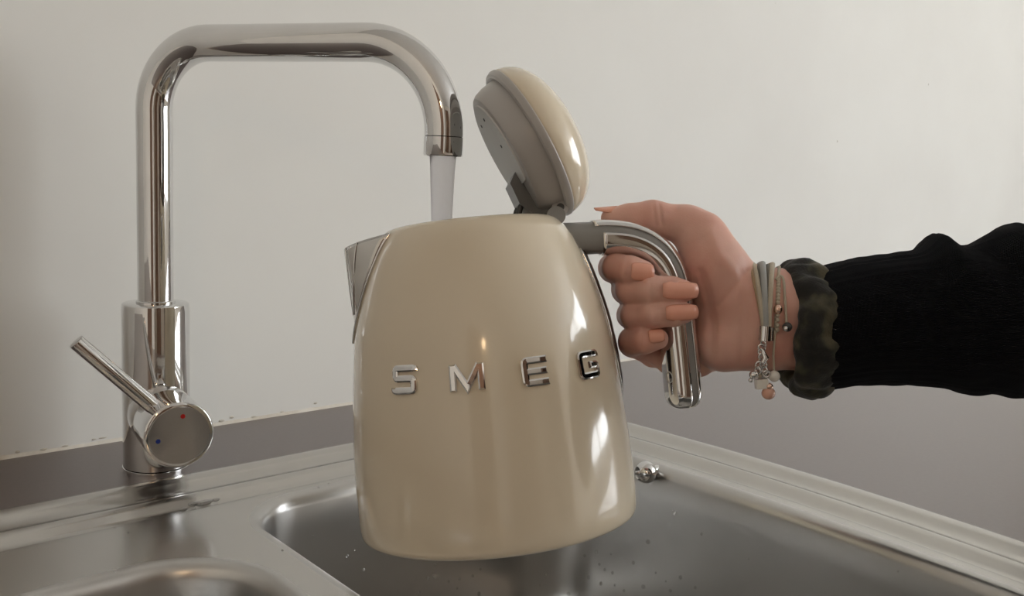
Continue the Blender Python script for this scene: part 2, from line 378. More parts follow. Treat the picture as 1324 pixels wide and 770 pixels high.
def make_bowl(name, Bd, R, depth, fl, mat, drain):
    prof = [(-.004, DZ), (-.002, DZ), (0, DZ - .0004), (.0025, DZ - .0018), (.0045, DZ - .0045), (.0058, DZ - .009)]
    prof += [(.0058 + .012 * k / 6, DZ - .009 - (depth - fl - .009) * k / 6) for k in range(1, 7)]
    d0, z0 = prof[-1]
    for k in range(1, 9):
        a = math.pi / 2 * k / 8; prof.append((d0 + fl * (1 - math.cos(a)), z0 - fl * math.sin(a)))
    lo = [bowl_loop(Bd, R, d, z, .02) for d, z in prof]
    m = len(lo[0]); V = [p for l in lo for p in l]; F = grid(len(lo), m)
    c = Vector((sum(p.x for p in lo[-1]) / m, sum(p.y for p in lo[-1]) / m, 0))
    off = len(V)
    for k in (1, 2, 3):                          # floor rings sloping to the drain
        for p in lo[-1]: q = p.lerp(Vector((c.x, c.y, p.z - .006)), k / 4.5); q.z = p.z - .006 * k / 4.5; V.append(q)
    base = len(lo); F += [tuple(i + (base - 1) * m for i in f) for f in grid(4, m)]
    # close to a drain circle
    z = V[-1].z - .001
    ring = []
    for p in lo[-1]:
        d = (p - c); d.z = 0; ring.append(Vector((c.x, c.y, z)) + d.normalized() * drain)
    V += ring; F += [tuple(i + (base + 2) * m for i in f) for f in grid(2, m)]
    bo = mesh(name, V, F, mat, sink, True, 60)
    me = bo.data
    if sum(p.normal.z for p in me.polygons if p.center.z < DZ - depth * .9) < 0:
        me.flip_normals()
    lathe('drain', [(drain + .006, z + .0008), (drain, z + .002), (drain - .008, z - .004), (drain - .012, z - .012), (0, z - .012)], (c.x, c.y, 0), (0, 0, 1), M_satin, bo, 40)
    return bo
bowl1 = make_bowl('main_bowl', MB, MBR, .165, .045, M_bowl, .043)
bowl2 = make_bowl('small_bowl', SB, SBR, .120, .045, M_bowl, .026)
# overflow knob on the wall of the big bowl
_k = on_z(835, 610) - CC; _t = .5605 / _k.x; kn = CC + _k * _t       # against the right-hand wall of the bowl
tube('overflow_stem', [kn + Vector((.016, 0, -.001)), kn + Vector((.009, 0, -.0005)), kn + Vector((.004, 0, 0))], [.0045, .004, .0035], M_chrome, sink, 20)
def ball(name, c, r, mat, parent=None, sub=3, sc=(1, 1, 1)):
    bm = bmesh.new(); bmesh.ops.create_icosphere(bm, subdivisions=sub, radius=r)
    for v in bm.verts: v.co = Vector((v.co.x * sc[0], v.co.y * sc[1], v.co.z * sc[2])) + Vector(c)
    return bmobj(name, bm, mat, parent, sharp=80)
_p = [(.0090 * math.sin(a), .0090 * math.cos(a)) for a in np.linspace(.02, 2.55, 18)]
o = lathe('overflow_knob', _p + [(.0044, -.0070), (.0020, -.0070), (.0017, -.0075), (.0017, -.0102), (0, -.0106)], kn, (.93, -.36, 0), M_chrome, sink, 40)
o['label'] = 'small chrome ball knob'

# ------------------------------------------------------------------ faucet
FG = on_z(203, 600)
fau = thing('kitchen_faucet', 'chrome mixer tap with a squared swan-neck spout and side lever', 'faucet', FG)
lathe('base_ring', [(.0241, 0), (.0241, .0007), (.0236, .0010), (.0232, .0010)], FG, (0, 0, 1), M_chrome, fau, 64)
lathe('body', [(.0236, .0015), (.0236, .118), (.0232, .1225), (.0222, .1232), (.0128, .1234)], FG, (0, 0, 1), M_chrome, fau, 96)
ZP, RB, TR = .3088, .046, .01245
SD = rot(Vector((.2135, -.070, 0))).normalized(); REACH = .2247
pts = [FG + Vector((0, 0, z)) for z in (.120, .14, .18, .22, ZP - RB)]
for k in range(1, 17):
    a = math.pi / 2 * k / 16; pts.append(FG + SD * RB * (1 - math.cos(a)) + Vector((0, 0, ZP - RB + RB * math.sin(a))))
RB2 = .057
for k in range(1, 9): pts.append(FG + SD * (RB + (REACH - RB - RB2) * k / 8) + Vector((0, 0, ZP)))
for k in range(1, 17):
    a = math.pi / 2 * k / 16; pts.append(FG + SD * (REACH - RB2 + RB2 * math.sin(a)) + Vector((0, 0, ZP - RB2 + RB2 * math.cos(a))))
END = FG + SD * REACH
ZE = .2375
pts.append(END + Vector((0, 0, ZE + .0125)))
tube('spout', pts, TR, M_chrome, fau, 48)
lathe('collar', [(.0136, .1228), (.0136, .1248), (.0126, .1256)], FG, (0, 0, 1), M_chrome, fau, 48)
lathe('aerator', [(.0119, .0124), (.0126, .0120), (.0127, .001), (.0122, 0), (.0108, 0), (.0104, .002), (0, .002)], END + Vector((0, 0, ZE)), (0, 0, 1), M_chrome, fau, 48)
ph = math.radians(33); CE = rot(Vector((math.sin(ph), -math.cos(ph), 0))); HC = FG + Vector((0, 0, .043))
CL = .0755; CRD = .0228
lathe('flange', [(.0225, .012), (.0225, .028), (.0205, .0325), (.0195, .036), (.0195, .0365)], HC, CE, M_chrome, fau, 64)
cap = lathe('lever_cap', [(.0195, .036), (.0222, .0365), (CRD, .0378), (CRD, CL - .0012), (CRD - .0010, CL - .0002), (CRD - .003, CL)], HC, CE, M_chrome, fau, 72)
face = lathe('cap_face', [(CRD - .0030, CL - .001), (CRD - .0032, CL + .00015), (0, CL + .00015)], HC, CE, M_satin, cap, 64)
def on_plane(px, py, p0, nrm):
    r = ray(px, py); return CC + r * ((p0 - CC).dot(nrm) / r.dot(nrm))
pf = HC + CE * (CL + .0002)
for px, py, m, nm in ((236.5, 538, M_red, 'hot_mark'), (204.5, 570.5, M_blue, 'cold_mark')):
    c = on_plane(px, py, pf, CE); lathe(nm, [(.0016, 0), (.0014, .0003), (0, .0003)], c, CE, m, cap, 20)
pl = HC + CE * .058
e1, e0 = on_plane(98, 441, pl, CE), on_plane(197, 525, pl, CE)
dr = (e1 - e0).normalized()
tube('lever', [e0 - dr * .006, e1 - dr * .0008, e1 - dr * .0002, e1], [.0052, .0052, .0050, .0044], M_chrome, fau, 32, sharp=30)

# ------------------------------------------------------------------ water running from the tap
V = []; n = 24; rows = 26
for i in range(rows):
    t = i / (rows - 1); z = ZE + .001 - t * .155
    r = .0085 - .0030 * min(1, t * 1.6) ** .7
    for k in range(n):
        th = 2 * math.pi * k / n; rr = r * (1 + .05 * noise.noise((math.cos(th) * 2, math.sin(th) * 2, z * 30)))
        V.append((END.x + CR.x * .0012 * t * 3 + rr * math.cos(th), END.y + rr * math.sin(th), z))
o = mesh('water_stream', V, grid(rows, n) + [tuple(range(n)), tuple(range((rows - 1) * n, rows * n))], M_stream)
tag(o, 'stream of water pouring from the tap into the open kettle', 'water')

# ------------------------------------------------------------------ kettle
DK = .56
KB, KT = at(646, 672, DK), at(608, 287, DK)
KZ = (KT - KB).normalized()
psi = math.radians(6.5)
KX = CR * math.cos(psi) + CF * math.sin(psi); KX = (KX - KZ * KX.dot(KZ)).normalized()
KY = KZ.cross(KX)                        # points away from the viewer
def kl(x, y, z): return KB + KX * x + KY * y + KZ * z
def kp(px, py):                          # pixel on the kettle's spout-handle plane -> (x, z)
    q = on_plane(px, py, KB, KY) - KB; return q.dot(KX), q.dot(KZ)
kettle = thing('electric_kettle', 'cream retro electric kettle with open lid held under the tap', 'kettle', KB)
outer = [(.0838, .0004), (.0856, .0022), (.0864, .006), (.0867, .015), (.0865, .032), (.0858, .0525), (.0841, .075), (.0817, .0994), (.0780, .1256), (.0708, .1530), (.0650, .1690), (.0605, .1780), (.0560, .1838), (.0528, .1862), (.0505, .1870)]
outer = [tuple(p) for p in spline(outer, 5)]
prof = [(0, .003), (.074, .003), (.078, .0005), (.081, .0)] + outer + [(.0492, .1862), (.0488, .184), (.0560, .172), (.066, .148), (.075, .11), (.081, .05), (.082, .02), (.078, .012), (0, .011)]
body = lathe('body', prof, KB, KZ, M_cream, kettle, 128, 50, KX)
rz = np.array([p[1] for p in outer]); rr_ = np.array([p[0] for p in outer])
def krad(z): return float(np.interp(z, rz, rr_))
def ksurf(az, z, off=0.0):               # az from the handle side, towards the viewer positive
    r = krad(z) ; dz = .002; sl = (krad(z + dz) - krad(z - dz)) / (2 * dz)
    nx, nz = 1 / math.hypot(1, sl), -sl / math.hypot(1, sl); r += off * nx; z += off * nz
    return kl(r * math.cos(az), -r * math.sin(az), z)

# lettering on the side: block letters as raised chrome strokes
def ribbon(poly, w, r=.0):
    # 2-D polyline with mitred joints -> closed outline
    P = [Vector(p) for p in poly]; Lf, Rt = [], []
    for i, p in enumerate(P):
        d0 = (p - P[i - 1]).normalized() if i else None; d1 = (P[i + 1] - p).normalized() if i < len(P) - 1 else None
        if d0 is None: nn = Vector((-d1.y, d1.x)); k = 1
        elif d1 is None: nn = Vector((-d0.y, d0.x)); k = 1
        else:
            nn = (Vector((-d0.y, d0.x)) + Vector((-d1.y, d1.x))).normalized(); k = min(1 / max(nn.dot(Vector((-d0.y, d0.x))), .3), 2.2)
        Lf.append(p + nn * w * k); Rt.append(p - nn * w * k)
    return Lf, Rt
def chamf(poly, c):
    out = [Vector(poly[0])]
    for i in range(1, len(poly) - 1):
        a, b, d = Vector(poly[i - 1]), Vector(poly[i]), Vector(poly[i + 1])
        if (a - b).normalized().dot((d - b).normalized()) < -.98: out.append(b); continue
        ca = min(c, (a - b).length * .45); cb = min(c, (d - b).length * .45)
        for t in (0, .35, .65, 1):
            q = (b + (a - b).normalized() * ca).lerp(b, t) if False else ((b + (a - b).normalized() * ca) * (1 - t) ** 2 + b * 2 * t * (1 - t) + (b + (d - b).normalized() * cb) * t * t)
            out.append(q)
    out.append(Vector(poly[-1])); return out
GLY = {  # strokes on a unit box (0..1)
    'S': [[(.96, .78), (.96, .91), (.10, .91), (.10, .53), (.90, .53), (.90, .09), (.04, .09), (.04, .22)]],
    'M': [[(.09, 0), (.09, 1)], [(.11, .98), (.5, .12), (.89, .98)], [(.91, 0), (.91, 1)]],
    'E': [[(1, .91), (.10, .91), (.10, .09), (1, .09)], [(.10, .5), (.96, .5)]],
    'G': [[(.95, .74), (.95, .91), (.10, .91), (.10, .09), (.90, .09), (.90, .48), (.52, .48)]],
}
def make_letter(ch, pcx, pcy, wd, ht):
    c = on_plane(pcx, pcy, KB - KY * .086, KY)   # seed, then walk on to the body
    r = ray(pcx, pcy); t = .40
    for _ in range(4000):
        q = CC + r * t - KB; z = q.dot(KZ)
        if math.hypot(q.dot(KX), q.dot(KY)) <= krad(z): break
        t += .0001
    az0 = math.atan2(-q.dot(KY), q.dot(KX)); z0 = z; R0 = krad(z0)
    bm = bmesh.new()
    for st in GLY[ch]:
        p2 = chamf(st, .12) if ch != 'M' else [Vector(p) for p in st]
        fine = []
        for i in range(len(p2) - 1):
            m = max(1, int((p2[i + 1] - p2[i]).length / .12))
            fine += [p2[i].lerp(p2[i + 1], k / m) for k in range(m)]
        fine.append(p2[-1])
        S = [Vector(((p.x - .5) * wd, (p.y - .5) * ht)) for p in fine]
        hw = .0019 if ch != 'M' else .0018
        rings = []
        Lo, Ro = ribbon(S, hw); Li, Ri = ribbon(S, hw * .55)
        def cap_in(A, e):                         # pull the stroke ends in for the chamfer
            A = [a.copy() for a in A]
            A[0] += (S[1] - S[0]).normalized() * e; A[-1] += (S[-2] - S[-1]).normalized() * e; return A
        Li, Ri = cap_in(Li, hw * .45), cap_in(Ri, hw * .45)
        def put(p, h): return bm.verts.new(ksurf(az0 - p.x / R0, z0 + p.y, h))
        A = [put(p, -.0004) for p in Lo]; B = [put(p, .0013) for p in Lo]; Cc = [put(p, .0018) for p in Li]
        D = [put(p, .0018) for p in Ri]; E_ = [put(p, .0013) for p in Ro]; F_ = [put(p, -.0004) for p in Ro]
        rows_ = [A, B, Cc, D, E_, F_]
        for a, b in zip(rows_[:-1], rows_[1:]):
            for i in range(len(a) - 1): bm.faces.new((a[i], a[i + 1], b[i + 1], b[i]))
        bm.faces.new([rw[0] for rw in rows_]); bm.faces.new([rw[-1] for rw in reversed(rows_)])
    bmesh.ops.recalc_face_normals(bm, faces=bm.faces[:])
    o = bmobj('letter', bm, M_chrome, kettle, sharp=20)
    o['label'] = 'raised chrome letter ' + ch
for ch, x, y, w_, h_ in (('S', 524, 490.5, .0152, .0148), ('M', 604, 487.5, .0185, .0145), ('E', 691.5, 479.5, .0150, .0148), ('G', 760, 471, .0178, .0148)):
    make_letter(ch, x, y, w_, h_)

# spout: a chrome beak let into the front
def spout_side():
    rows, half = 22, 8
    tipb = kp(464.5, 442); tipt = kp(446, 322.5)
    V = []; wall = []
    for i in range(rows):
        t = i / (rows - 1)
        zb = tipb[1] + (kp(507, 306)[1] - tipb[1]) * t
        phi = math.radians(28) * t ** .75 + math.radians(.6)
        xr = tipb[0] + (tipt[0] - tipb[0]) * t; zr = tipb[1] + (tipt[1] - tipb[1]) * t
        xr -= .0006 * math.sin(math.pi * t)
        row = []
        for s in range(-half, half + 1):
            u = s / half
            r = krad(zb) + .0006
            bx, by, bz = -r * math.cos(phi), r * math.sin(phi) * (1 if u > 0 else -1), zb
            a = abs(u); k = a ** 1.55                     # rounded V from ridge to body
            p = Vector((xr + (bx - xr) * k, by * (a ** .72), zr + (bz - zr) * k + .0008 * t * math.sin(math.pi * a)))
            row.append(p)
        V.append(row)
    return V
rowsV = spout_side()
nr, nc = len(rowsV), len(rowsV[0])
flat = [kl(*p) for r in rowsV for p in r]
sp = mesh('spout', flat, grid(nr, nc, False), M_spout, kettle, True, 60)
md = sp.modifiers.new('thick', 'SOLIDIFY'); md.thickness = .0012; md.offset = 0
# raised edge line where the beak meets the body
for s in (0, nc - 1):
    pts = [kl(*rowsV[i][s]) for i in range(nr)]
    tube('spout_edge', pts, .0008, M_chrome, sp, 8)
inner_tri = []
tube('spout_rib', [kl(*(rowsV[i][4].lerp(rowsV[i][5], .2) + Vector((-.0007, -.0005, 0)))) for i in range(6, nr)], .0004, M_chrome, sp, 6)
tube('spout_rib', [kl(*(rowsV[i][nc // 2 - 1] + Vector((-.0004, -.0006, 0)))) for i in range(6, nr)], .0004, M_chrome, sp, 6)

# water gauge: dark strip under the handle
zt, zb = kp(752, 322)[1], kp(804, 529)[1]
rowsG, colsG = 30, 9
def gauge(off, wmax, inset, name, mat, parent):
    V = []
    for i in range(rowsG):
        t = i / (rowsG - 1); z = zb + inset * .004 + (zt - zb - inset * .006) * t
        w = math.radians(wmax) * (min(1, (t + .02) * 2.2) ** .7) * (1 - .35 * t)
        for j in range(colsG):
            V.append(ksurf(w * (2 * j / (colsG - 1) - 1), z, off * min(1, .15 + t * 5) * (1 - .75 * abs(2 * j / (colsG - 1) - 1) ** 2)))
    o = mesh(name, V, grid(rowsG, colsG, False), mat, parent)
    s = o.modifiers.new('thick', 'SOLIDIFY'); s.thickness = .001; s.offset = 0
    return o
gf = gauge(.0016, 17, 0, 'gauge_frame', M_chrome, kettle)
gauge(.0034, 15, 1, 'gauge_window', M_gauge, gf)['label'] = 'dark smoked water level window'

# handle
hp = [kp(*p) for p in ((712, 310), (735, 309), (760, 308), (785, 307), (812, 310), (836, 320), (854, 337), (866, 362), (872, 400), (876.5, 440), (880.5, 478), (883, 505))]
hp = [Vector((p[0], 0, p[1])) for p in spline(hp, 5)]
HA, HB = .0104, .0122
def sec(phi, grow=0.0, sc=1.0):
    c, s = math.cos(phi), math.sin(phi); e = 2 / 2.7
    return ((HA + grow) * math.copysign(abs(c) ** e, c) * sc, (HB + grow) * math.copysign(abs(s) ** e, s) * sc)
stn = []
for i, p in enumerate(hp):
    t = (hp[min(i + 1, len(hp) - 1)] - hp[max(i - 1, 0)]).normalized()
    stn.append((p, t, Vector((-t.z, 0, t.x)) if False else Vector((t.z * -1, 0, t.x)), 1.0))
# outward normal: on the right of the downward run / on top of the level run
stn = [(p, t, Vector((-t.z, 0, t.x)), s) for p, t, _, s in stn]
pe, te = hp[-1], stn[-1][1]
for k in range(1, 8):
    a = math.pi / 2 * k / 7.0
    stn.append((pe + te * .0105 * math.sin(a), te, stn[-1][2], max(math.cos(a) ** .55, .05)))
def hsweep(name, a0, a1, n, grow, i0, mat, parent, closed, thick=0):
    V = []
    use = stn[i0:]
    for p, t, nn, s in use:
        for k in range(n):
            f = a0 + (a1 - a0) * (k / n if closed else k / (n - 1))
            a, b = sec(f, grow, s); q = p + nn * a; V.append(kl(q.x, -b, q.z))
    F = grid(len(use), n, closed)
    if closed: F += [tuple(range(n)), tuple(range((len(use) - 1) * n, len(use) * n))]
    o = mesh(name, V, F, mat, parent, True, 50)
    if thick:
        s = o.modifiers.new('thick', 'SOLIDIFY'); s.thickness = thick; s.offset = 0
    return o
handle = hsweep('handle', 0, 2 * math.pi, 48, 0, 0, M_grey, kettle, True)
R_ = math.radians
hsweep('handle_trim', R_(-60), R_(60), 25, .0005, 11, M_chrome, handle, False, .0011)['label'] = 'polished chrome outer trim'
hsweep('handle_trim', R_(84), R_(276), 41, .0005, 13, M_chrome, handle, False, .0011)['label'] = 'polished chrome inner trim'
# oval mark low on the inside of the grip
c0 = stn[-12]; ring = []
for k in range(25):
    a = 2 * math.pi * k / 24
    ax_, bx_ = sec(R_(152) + .28 * math.cos(a), .0012); q = c0[0] + c0[2] * ax_ + c0[1] * .0035 * math.sin(a)
    ring.append(kl(q.x, -bx_, q.z))
tube('oval_mark', ring, .0003, M_grey2, handle, 6, cap=False)

# lid, swung open on its hinge at the handle side
lx, lz = kp(684, 187); LC = kl(lx, 0, lz)
ang = math.radians(24.5); LA = KX * math.cos(ang) + KZ * math.sin(ang)          # out of the dome
LU = KZ * math.cos(ang) - KX * math.sin(ang)                                     # towards the free edge
lid_prof = [tuple(p) for p in spline([(.0504, .0018), (.0506, .0042), (.0492, .0095), (.0455, .0155), (.0390, .0210), (.0300, .0252), (.0180, .0281), (.0080, .0291), (.0005, .0293)], 4)]
lid = lathe('lid', [(.044, .001)] + lid_prof, LC, LA, M_cream, kettle, 96, 60)
lid['label'] = 'open cream domed lid'
lathe('lid_rim', [(.0455, -.0015), (.0478, -.0030), (.0500, -.0024), (.0512, -.0004), (.0512, .0016), (.0500, .0028), (.046, .0028)], LC, LA, M_lid, lid, 96)
plug = [(.0460, .002), (.0456, -.004), (.0446, -.010), (.0428, -.0150), (.0410, -.0172), (.0390, -.0178), (0, -.0178)]
lathe('lid_plug', plug, LC, LA, M_lid, lid, 96, 30)
V = []
for h, r in ((-.0176, .0372), (-.0188, .0368)):
    for k in range(48):
        a = 2 * math.pi * k / 48; x, y = r * math.cos(a), r * math.sin(a)
        x = max(x, -.020)                                                        # cut straight near the hinge
        V.append(LC + LA * h + LU * x + KY * y)
mesh('lid_face', V, grid(2, 48) + [tuple(range(48)), tuple(range(48, 96))], M_grey2, lid, True, 30)
for dx, dy in ((.026, -.010), (.006, -.016), (.026, .010)):
    lathe('rivet', [(.0012, 0), (.0010, .0006), (0, .0006)], LC - LA * .0186 + LU * dx + KY * dy, -LA, M_dark, lid, 12)
# latch block and hinge
def prism(name, pts2, y0, y1, mat, parent, sharp=30):     # pts2: (along LU, along LA)
    V = [LC + LU * a + LA * b_ + KY * y for y in (y0, y1) for a, b_ in pts2]; n = len(pts2)
    F = [tuple(range(n)), tuple(range(2 * n - 1, n - 1, -1))] + [(i, (i + 1) % n, n + (i + 1) % n, n + i) for i in range(n)]
    return mesh(name, V, F, mat, parent, False)
prism('latch_block', [(-.010, -.0165), (-.016, -.0250), (-.030, -.0262), (-.041, -.0215), (-.045, -.009), (-.030, -.012)], -.0135, .0135, M_dgrey, lid)
hg0 = kl(*(lambda q: (q[0], 0, q[1]))(kp(672, 283)))
for yy in (-.010, .010):
    pts = [Vector(p) for p in spline([kl(kp(668, 290)[0], yy, kp(668, 290)[1]), kl(kp(670, 272)[0], yy, kp(670, 272)[1]), kl(kp(678, 258)[0], yy, kp(678, 258)[1]), kl(kp(692, 247)[0], yy, kp(692, 247)[1])], 6)]
    tube('hinge_arm', pts, .0018, M_dark, lid, 10)
hz = kp(718, 272)
tube('hinge_barrel', [kl(hz[0], -.019, hz[1]), kl(hz[0], .019, hz[1])], .0052, M_lid, lid, 24)
tube('hinge_pin', [kl(hz[0], -.0200, hz[1]), kl(hz[0], .0200, hz[1])], .0024, M_dark, lid, 16)
hb = kp(712, 283)
tube('hinge_base', [kl(hb[0], -.022, hb[1]), kl(hb[0], .022, hb[1])], .0058, M_grey, kettle, 24)

# ------------------------------------------------------------------ person: right hand, forearm in a sleeve
def cam_pt(x, y, d): return np.array([(x - 662) / FPX * d, -(y - 385) / FPX * d, d])
def cam_to_world(p): return CC + CR * p[0] + CU * p[1] + CF * p[2]
DH = DK + .122 * math.sin(psi)            # distance of the grip
vox = .00115
lo = cam_pt(762, 500, .62); lo[0] = cam_pt(762, 0, .60)[0]; lo[1] = cam_pt(0, 498, .60)[1]; lo[2] = DH - .046
hi = np.array([cam_pt(1088, 0, .62)[0], cam_pt(0, 246, .62)[1], DH + .058])
nx, ny, nz_ = [int((hi[i] - lo[i]) / vox) + 1 for i in range(3)]
GX, GY, GZ = np.meshgrid(lo[0] + vox * np.arange(nx), lo[1] + vox * np.arange(ny), lo[2] + vox * np.arange(nz_), indexing='ij')
GX, GY, GZ = GX.astype(np.float32), GY.astype(np.float32), GZ.astype(np.float32)
def cone(a, b, ra, rb):
    a, b = np.array(a, np.float32), np.array(b, np.float32); d = b - a; dd = float(d @ d) + 1e-12
    t = ((GX - a[0]) * d[0] + (GY - a[1]) * d[1] + (GZ - a[2]) * d[2]) / dd
    np.clip(t, 0, 1, out=t)
    return np.sqrt((GX - a[0] - t * d[0]) ** 2 + (GY - a[1] - t * d[1]) ** 2 + (GZ - a[2] - t * d[2]) ** 2) - (ra + (rb - ra) * t)
def smin(a, b, k):
    h = np.clip(k - np.abs(a - b), 0, None) / k
    return np.minimum(a, b) - h * h * k * .25
def chain(pts, k=.003):
    d = None
    for p, q in zip(pts[:-1], pts[1:]):
        c = cone(cam_pt(*p[:3]), cam_pt(*q[:3]), p[3], q[3]); d = c if d is None else smin(d, c, k)
    return d
PALM = [
    [(1100, 396, DH + .006, .0255), (985, 396, DH + .005, .0245), (955, 385, DH + .006, .0215), (922, 346, DH + .006, .0195), (912, 318, DH + .010, .0165)],
    [(1100, 432, DH + .006, .0245), (985, 433, DH + .006, .0222), (938, 440, DH + .008, .0205)],
    [(955, 400, DH + .012, .022), (930, 372, DH + .018, .020), (932, 430, DH + .020, .019)],
    [(925, 350, DH + .024, .017), (880, 350, DH + .033, .0105)],
    [(930, 380, DH + .026, .017), (885, 382, DH + .036, .0105)],
    [(930, 415, DH + .026, .017), (885, 415, DH + .035, .0100)],
    [(930, 445, DH + .024, .016), (888, 452, DH + .031, .0092)],
]
palm = None
for c in PALM:
    d = chain(c, .006); palm = d if palm is None else smin(palm, d, .010)
thumb = chain([(930, 345, DH + .008, .0175), (905, 303, DH + .013, .0150), (888, 291, DH + .014, .0126), (843, 282, DH + .013, .0112), (815, 282, DH + .012, .0090), (791, 282, DH + .011, .0074)], .005)
N_F, B_F = DH - .0222, DH + .034          # front and back run of the curled fingers
FING = {
    'index': [(905, 352, DH + .034, .0110), (880, 350, DH + .036, .0105), (812, 346, DH + .030, .0098), (793, 346, DH + .012, .0094), (797, 346, DH - .008, .0090), (815, 349, N_F + .004, .0086), (831, 351, N_F + .003, .0074)],
    'middle': [(910, 380, DH + .036, .0110), (885, 380, DH + .038, .0105), (826, 374, DH + .032, .0098), (810, 374, DH + .010, .0094), (815, 374, DH - .012, .0092), (842, 375, N_F, .0090), (868, 375.5, N_F - .001, .0084), (884, 376, N_F - .0005, .0070)],
    'ring': [(910, 412, DH + .036, .0105), (888, 412, DH + .038, .0100), (832, 406, DH + .032, .0092), (815.5, 407, DH + .010, .0087), (820, 407, DH - .011, .0086), (846, 406, N_F, .0084), (870, 405, N_F - .001, .0079), (885, 404, N_F - .0005, .0066)],
    'little': [(910, 450, DH + .034, .0095), (890, 455, DH + .036, .0090), (845, 457, DH + .026, .0088), (818, 443, DH + .010, .0090), (818, 441, DH - .008, .0087), (834, 439, N_F + .004, .0082), (851, 438, N_F + .004, .0066)],
}
field = smin(palm, thumb, .007)
for k, c in FING.items():
    field = np.minimum(field, smin(palm, chain(c, .0035), .005))
# low flesh of the little finger's base, seen below the curled tip
field = np.minimum(field, smin(palm, chain([(905, 470, DH + .026, .009), (866, 468, DH + .022, .0078), (842, 456, DH + .014, .0062)], .004), .005))

def surface_net(Fd):
    s = Fd < 0; nx, ny, nz = Fd.shape
    acc = np.zeros((nx - 1, ny - 1, nz - 1, 3), np.float32); cnt = np.zeros((nx - 1, ny - 1, nz - 1), np.float32)
    cor = [(i, j, k) for i in (0, 1) for j in (0, 1) for k in (0, 1)]
    sl = lambda c: Fd[c[0]:nx - 1 + c[0], c[1]:ny - 1 + c[1], c[2]:nz - 1 + c[2]]
    for a in cor:
        for ax in range(3):
            if a[ax]: continue
            b = list(a); b[ax] = 1; fa, fb = sl(a), sl(tuple(b)); m = (fa < 0) != (fb < 0)
            t = np.where(m, fa / np.where(m, fa - fb, 1), 0)
            for q in range(3):
                acc[..., q] += np.where(m, a[q] + (t if q == ax else 0), 0)
            cnt += m
    act = cnt > 0; idx = -np.ones(act.shape, np.int64); idx[act] = np.arange(act.sum())
    I = np.argwhere(act); P = acc[act] / cnt[act][:, None] + I
    Fc = []
    for ax in range(3):
        o1, o2 = (ax + 1) % 3, (ax + 2) % 3
        s0 = [slice(1, -1)] * 3; s0[ax] = slice(0, -1); s1 = [slice(1, -1)] * 3; s1[ax] = slice(1, None)
        A, B = s[tuple(s0)], s[tuple(s1)]; E = np.argwhere(A != B)
        base = E.copy(); base[:, o1] += 1; base[:, o2] += 1
        def at_(d1, d2):
            q = base.copy(); q[:, o1] -= d1; q[:, o2] -= d2; return idx[q[:, 0], q[:, 1], q[:, 2]]
        quad = np.stack([at_(1, 1), at_(0, 1), at_(0, 0), at_(1, 0)], 1)
        inv = ~A[tuple(E.T)]; quad[inv] = quad[inv][:, ::-1]; Fc.append(quad)
    return P, np.concatenate(Fc)
P, Q = surface_net(field)
# relax the grid
ei = np.concatenate([Q[:, [0, 1]], Q[:, [1, 2]], Q[:, [2, 3]], Q[:, [3, 0]]])
deg = np.bincount(ei.ravel(), minlength=len(P))[:, None]
for _ in range(4):
    sacc = np.zeros_like(P, dtype=np.float64)
    for q in range(3):
        sacc[:, q] = np.bincount(ei[:, 0], P[ei[:, 1], q], len(P)) + np.bincount(ei[:, 1], P[ei[:, 0], q], len(P))
    P = P * .5 + .5 * sacc / np.maximum(deg, 1)
Pc = lo + P * vox
PX = 662 + FPX * Pc[:, 0] / Pc[:, 2]; PY = 385 - FPX * Pc[:, 1] / Pc[:, 2]
def crease(pts, width, depth, dmax):       # fold lines pressed into the side that faces the viewer
    d = np.full(len(Pc), 1e9)
    for (x0, y0), (x1, y1) in zip(pts[:-1], pts[1:]):
        L2 = (x1 - x0) ** 2 + (y1 - y0) ** 2; t = np.clip(((PX - x0) * (x1 - x0) + (PY - y0) * (y1 - y0)) / L2, 0, 1)
        d = np.minimum(d, np.hypot(PX - x0 - t * (x1 - x0), PY - y0 - t * (y1 - y0)))
    m = Pc[:, 2] < dmax
    Pc[:, 2] += np.where(m, depth * np.exp(-(d / width) ** 2), 0)
near = DH + .004
crease([(906, 352), (916, 385), (922, 420), (920, 462)], 6, .0016, near)
crease([(918, 300), (930, 330), (950, 352), (962, 372)], 9, -.0014, near)
crease([(930, 395), (950, 372), (966, 350)], 4, .0009, near)
crease([(958, 352), (962, 400), (958, 474)], 5, .0008, near)
for ln in ([(841, 358), (843, 392)], [(845, 391), (846, 423)], [(811, 333), (809, 364)], [(831, 425), (829, 455)], [(846, 358), (848, 392)], [(850, 391), (851, 423)]):
    crease(ln, 2.0, .0007, DH - .008)
crease([(852, 262), (856, 290)], 2.5, .0008, DH + .02); crease([(845, 262), (848, 290)], 2.5, .0007, DH + .02)
Wm = np.array([CR, CU, CF]); Pw = Pc @ Wm + np.array(CC)
person = thing('person', 'right hand in dark navy knit sleeve gripping the kettle handle', 'person', cam_to_world(cam_pt(1150, 420, DH)))
hand = mesh('hand', Pw.tolist(), Q.tolist(), M_skin, person)

